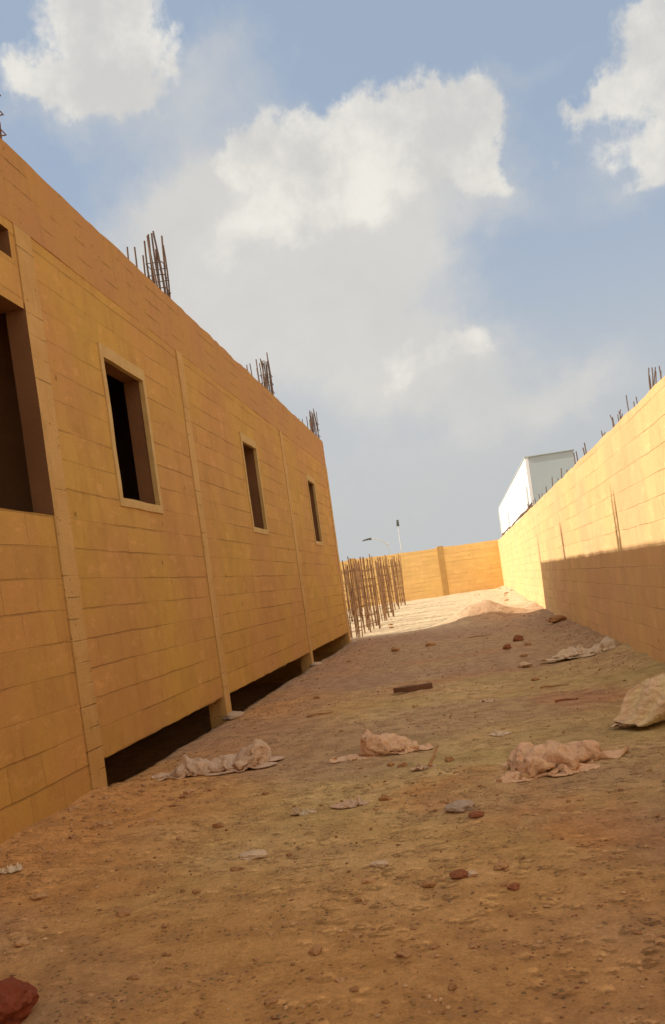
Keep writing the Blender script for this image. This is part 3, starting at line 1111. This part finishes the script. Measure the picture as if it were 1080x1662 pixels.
litter('paper_bag', gp(900, 1250), [(-.27, .0, .12, .05), (-.22, .03, .30, .13), (-.13, .06, .38, .20), (-.02, .06, .38, .20), (.07, .08, .34, .17), (.15, .12, .26, .13), (.24, .17, .24, .14),
       (.33, .19, .16, .08)],
       [(-.20, -.10, FL_B, .05), (-.10, .24, FL_A, .12), (.24, .14, FL_B, .10), (.0, -.08, FL_A, .05)], B_PINK, 31,
       'large crumpled pinkish brown paper bag with a crushed lower corner, right of centre', facet=.06, clampr=.035, excess=1.22, hs=.62, fs=1.4)
litter('plastic_bag', gp(960, 1064), [(-.44, .02, .14, .05), (-.32, .06, .34, .11), (-.18, .09, .36, .13), (-.05, .06, .26, .08), (.08, .04, .38, .12), (.22, .12, .46, .16), (.36, .22, .40, .20), (.46, .26, .16, .10)],
       [(-.3, -.05, FL_B, .06), (.10, -.08, FL_B, .06), (-.02, .30, FL_B, .12), (.33, .3, FL_B, .14)], B_PALE, 44,
       'pale torn plastic bag spread flat near the foot of the right hand wall', facet=.085, clampr=.04, excess=1.22, fs=1.8, hs=.6)


# 4 filled sack cut by the frame edge
def filled_sack(name, loc, rz, L, W, H, mat, seed):
    n, mm = 96, 90
    P = np.zeros((n, mm, 3))
    for j in range(mm):
        s_ = j / (mm - 1)
        x = (s_ - .5) * L
        # left end: flattened, folded mouth; right end: stitched seam
        hz_ = H * (.10 + .90 * sstep(s_, 0.0, .38)) * (.12 + .88 * math.sqrt(max(0, 1 - sstep(s_, .72, 1.0) ** 2)))
        wz_ = W * (.70 + .30 * sstep(s_, 0.0, .3)) * (.75 + .25 * math.sqrt(max(0, 1 - sstep(s_, .8, 1.0) ** 2)))
        for k in range(n):
            a = 2 * math.pi * k / n
            cy, cz = math.cos(a), math.sin(a)
            y = math.copysign(abs(cy) ** .75, cy) * wz_ / 2
            z = hz_ * .5 + math.copysign(abs(cz) ** .8, cz) * hz_ * .5
            b_ = 1 + .06 * noise.noise((x * 5, cy * 1.2, cz * 1.2 + seed))
            P[k, j] = (x + .05 * noise.noise((cy * 1.4, cz, seed + 2.0)) * (1 - s_) * 2, y * b_, z * b_ + .012 * noise.noise((x * 9, y * 9, 3)))
    base = P.reshape(-1, 3).copy()
    P = P + .004 * np.random.RandomState(seed).rand(*P.shape)
    X = relax(P, None, 1.13, 60, None, -.01, seed, wrap=True, clampr=.032, base=base, grav=0.0)
    vs_ = [tuple(v) for v in X.reshape(-1, 3)]
    fs_ = [(k * mm + j, k * mm + j + 1, ((k + 1) % n) * mm + j + 1, ((k + 1) % n) * mm + j) for k in range(n) for j in range(mm - 1)]
    fs_ += [tuple(k * mm for k in range(n)), tuple(k * mm + mm - 1 for k in range(n - 1, -1, -1))]
    me = bpy.data.meshes.new(name)
    me.from_pydata(vs_, [], fs_)
    o = link(name, me, mat, smooth=True)
    o.location = (loc[0], loc[1], gh(loc[0], loc[1]))
    o.rotation_euler = (0, 0, rz)
    return o


p = gp(1012, 1182) + R0 * .40 + FW * .12
o = filled_sack('woven_sack', p, YAW + .35, .82, .46, .29, B_CREAM, 2)
tag(o, 'bulging cream woven sack at the right edge, near the boundary wall', 'sack')


def rock(name, loc, size, mat, seed, flat=.6, sub=3, rough=.45, sink=.25):
    bm = bmesh.new()
    bmesh.ops.create_icosphere(bm, subdivisions=sub, radius=1)
    for v in bm.verts:
        c = v.co.copy()
        n_ = 1 + rough * noise.noise(c * 1.3 + Vector((seed * 3.7, 0, 0))) + rough * .5 * noise.noise(c * 3.1 + Vector((0, seed, 0))) + rough * .25 * noise.noise(c * 7 + Vector((0, 0, seed)))
        v.co = Vector((c.x * size[0], c.y * size[1], c.z * size[2])) * n_
    o = link(name, bm, mat, smooth=False)
    o.location = (loc[0], loc[1], gh(loc[0], loc[1]) + size[2] * (1 - sink * 2))
    return o


STONES = [
    # px, py, name, mat, (w px, h px), label
    (750, 1320, 'stone', MAT_GREYST, 46, 22, 'rounded grey stone the size of a loaf in the middle of the ground'),
    (410, 1390, 'stone', MAT_PALEST, 44, 14, 'flat pale stone chip lying alone left of centre'),
    (748, 1424, 'clod', MAT_REDCLOD, 28, 18, 'dark red clod of earth below the rounded grey stone'),
    (767, 1421, 'stone', MAT_PALEST, 18, 12, 'small tan stone touching the dark red clod'),
    (816, 1410, 'clod', MAT_CLOD, 26, 10, 'low brown clod right of the dark red one'),
    (835, 1441, 'clod', MAT_REDCLOD, 22, 12, 'small red clod lowest of the three near the grey stone'),
    (618, 1408, 'stone', MAT_PALEST, 26, 11, 'small tan stone left of the dark red clod'),
    (853, 1082, 'stone', MAT_PALEST, 26, 12, 'pale stone in front of the torn plastic bag'),
    (62, 1462, 'stone', MAT_CLOD, 26, 10, 'tan clod near the left edge under the block wall'),
    (855, 1268, 'clod', MAT_CLOD, 20, 14, 'dark lump against the crushed corner of the large paper bag'),
    (909, 1016, 'clod', MAT_CLOD, 30, 16, 'dark clod at the foot of the right wall where its shade begins'),
    (700, 1048, 'clod', MAT_CLOD, 16, 10, 'dark clod in the shade before the sand heap'),
    (643, 1058, 'clod', MAT_CLOD, 14, 10, 'dark clod in the shade beyond the timber offcut'),
    (825, 1056, 'clod', MAT_REDCLOD, 12, 12, 'red brick fragment left of the torn plastic bag'),
    (842, 1042, 'stone', MAT_REDCLOD, 16, 14, 'red brick lump behind the red brick fragment'),
    (775, 1330, 'clod', MAT_REDCLOD, 24, 11, 'red crumb of earth at the right foot of the grey stone'),
]
for i, (px, py, nm, mt, wpx, hpx, lab) in enumerate(STONES):
    p = gp(px, py)
    zc = p.dot(FW)
    w = wpx / F_PX * zc / 2
    h = max(.012, (hpx / F_PX * zc) / 2 * .8)
    o = rock(nm, p + FW * w * .5, (w, w * .8, h), mt, i + 1, sub=3, sink=.12)
    tag(o, lab, nm)
# the big red clod at the lower left corner
p = gp(10, 1662)
o = rock('clod', p, (.105, .10, .085), stone_mat('maroon_clod', (0.20, 0.05, 0.025), (0.22, 0.06, 0.03)), 77, sub=4, rough=.35, sink=.15)
tag(o, 'large dark red lump of earth in the lower left corner', 'clod')

# timber offcut
bm = bmesh.new()
box(bm, -.23, .23, -.045, .045, 0, .055)
bmesh.ops.subdivide_edges(bm, edges=bm.edges[:], cuts=5, use_grid_fill=True)
for v in bm.verts:
    v.co += Vector((noise.noise(v.co * 9), noise.noise(v.co * 9 + Vector((5, 0, 0))), noise.noise(v.co * 9 + Vector((0, 5, 0))))) * .012
p = gp(671, 1122)
o = link('timber_offcut', bm, plain_mat('old_timber', (0.13, 0.065, 0.035), (0.18, 0.09, 0.05), 8, .006))
o.location = (p.x, p.y, gh(p.x, p.y) + .01)
o.rotation_euler = (0, 0, YAW + .05)
tag(o, 'short dark brown timber offcut lying across the middle distance', 'timber')

# scraps of paper and twigs
SCR = [(813, 1192, .17, .09, B_PALE, 'small pale scrap of torn bag left of the large paper bag'),
       (690, 1252, .20, .05, B_GREY, 'thin grey scrap of paper below the small brown bag'),
       (492, 1320, .17, .05, B_PALE, 'thin pale scrap of paper between the grey bag and the grey stone'),
       (570, 1308, .22, .08, B_GREY, 'flat greyish scrap left of the grey stone'),
       (20, 1422, .14, .07, B_PALE, 'pale plaster scrap at the foot of the block wall, left edge'),
       (792, 1138, .22, .12, B_GREY, 'pale rubble scrap right of the timber offcut'),
       (1072, 1150, .25, .2, B_GREY, 'grey rag behind the cream sack')]
for i, (px, py, w, d_, mt, lab) in enumerate(SCR):
    p = gp(px, py)
    ol = []
    for k in range(9):
        a = 2 * math.pi * k / 9
        r_ = .5 * (1 + .55 * noise.noise((math.cos(a) * 1.3, math.sin(a) * 1.3, i * 3.3)))
        ol.append((math.cos(a) * r_ * w, math.sin(a) * r_ * d_ * 1.6))
    o = bag('paper_scrap', p, YAW + .2 * math.sin(i * 5), ol, [(0, 0, w * .3, d_ * .5, .03)], mt, 60 + i, 1.25, cells=(24, 16), it=40)
    tag(o, lab, 'scrap', 'scraps of torn bags on the ground')

TW = [(708, 1250, .09, .5, 'short dark twig standing up from a grey paper scrap'),
      (900, 1112, .30, .0, 'dark stick lying in front of the torn plastic bag'),
      (920, 1135, .22, .15, 'reddish stick nearer than the dark stick, right of centre'),
      (520, 1160, .30, .3, 'dark broken stick left of the small brown bag'),
      (780, 1033, .5, .1, 'dark stick in the shade under the sand heap')]
for i, (px, py, L_, an, lab) in enumerate(TW):
    p = gp(px, py)
    bm = bmesh.new()
    pts = [Vector((-L_ / 2 + L_ * s / 6, .07 * L_ * math.sin(s * 1.7 + i), .012 + (.02 * s if i == 0 else .006 * math.sin(s)))) for s in range(7)]
    tube(bm, pts, .013, 6, .006)
    o = link('stick', bm, MAT_REDCLOD if i == 2 else MAT_CLOD)
    o.location = (p.x, p.y, gh(p.x, p.y))
    o.rotation_euler = (0, 0, YAW + an)
    tag(o, lab, 'stick')

# scattered clods one could count
rnd = random.Random(99)
masters = []
for k in range(5):
    o = rock('clod', (0, 0), (.03, .026, .018), MAT_CLOD, 200 + k, sub=2, rough=.6)
    masters.append(o)
spots = []
while len(spots) < 110:
    px, py = rnd.uniform(0, 1080), rnd.uniform(1030, 1655)
    p = gp(px, py)
    if p.x < -2.85 or p.x > wall_x(p.y) - .1 or p.y > 21:
        continue
    if rnd.random() > .45 + .5 * noise.noise((p.x * 1.1, p.y * .8, 3)) + (.3 if p.x < -2 else 0):
        continue
    spots.append(p)
for i in range(22):                                   # crumbled earth by the corner column
    spots.append(gp(160 + rnd.gauss(0, 60), 1318 + rnd.gauss(0, 22)))
for i in range(12):
    spots.append(gp(270 + rnd.gauss(0, 45), 1290 + rnd.gauss(0, 10)))
n_near = len(spots)
for i in range(16):                                   # rubble in the sunlit corner and below the cages
    spots.append(gp(790 + rnd.gauss(0, 28), 974 + rnd.gauss(0, 5)) * 1.0)
for i in range(12):
    spots.append(gp(610 + rnd.gauss(0, 26), 1008 + rnd.gauss(0, 8)))
for i, p in enumerate(spots):
    o = masters[i] if i < 5 else masters[i % 5].copy()
    if i >= 5:
        SC.collection.objects.link(o)
    s = (.22 + .75 * rnd.random() ** 2.2) * (1 + .09 * p.y)
    o.scale = (s, s * rnd.uniform(.8, 1.2), s * rnd.uniform(.7, 1.1))
    o.rotation_euler = (0, 0, rnd.uniform(0, 6.28))
    o.location = (p.x, p.y, gh(p.x, p.y) + .004 * s)
    tag(o, 'small loose brown clod of earth, one of many strewn over the ground', 'clod', 'small clods strewn over the ground')

# fine crumbs: nobody could count them
vs, fs = [], []
PHI = (1 + 5 ** .5) / 2
IV = [Vector(v).normalized() for v in ((-1, PHI, 0), (1, PHI, 0), (-1, -PHI, 0), (1, -PHI, 0), (0, -1, PHI), (0, 1, PHI), (0, -1, -PHI), (0, 1, -PHI), (PHI, 0, -1), (PHI, 0, 1), (-PHI, 0, -1), (-PHI, 0, 1))]
IF = ((0, 11, 5), (0, 5, 1), (0, 1, 7), (0, 7, 10), (0, 10, 11), (1, 5, 9), (5, 11, 4), (11, 10, 2), (10, 7, 6), (7, 1, 8), (3, 9, 4), (3, 4, 2), (3, 2, 6), (3, 6, 8), (3, 8, 9), (4, 9, 5), (2, 4, 11), (6, 2, 10), (8, 6, 7), (9, 8, 1))
n_g = 0
while n_g < 5200:
    x = rnd.uniform(-2.95, 5.5)
    y = 2.2 + 21 * rnd.random() ** 1.7
    if x > wall_x(y) - .05:
        continue
    dens = .25 + .9 * noise.noise((x * .9, y * .7, 17)) + (.5 if x < -2.3 else 0) + (.6 * math.exp(-(((x - wall_x(y)) / .5) ** 2)))
    if rnd.random() > dens:
        continue
    s = (.0025 + .007 * rnd.random() ** 3) * (1 + .05 * y)
    z = gh(x, y)
    bi = len(vs)
    sx, sy, sz = s * rnd.uniform(.7, 1.6), s * rnd.uniform(.7, 1.4), s * rnd.uniform(.5, 1)
    for v in IV:
        j_ = rnd.uniform(.75, 1.2)
        vs.append((x + v.x * sx * j_, y + v.y * sy * j_, z + s * .3 + v.z * sz * j_))
    fs += [(a + bi, b_ + bi, c + bi) for a, b_, c in IF]
    n_g += 1
me = bpy.data.meshes.new('gravel')
me.from_pydata(vs, [], fs)
o = link('gravel', me, MAT_GRAVEL)
tag(o, 'fine crumbs of earth and grit scattered over the dry ground', 'gravel', kind='stuff')
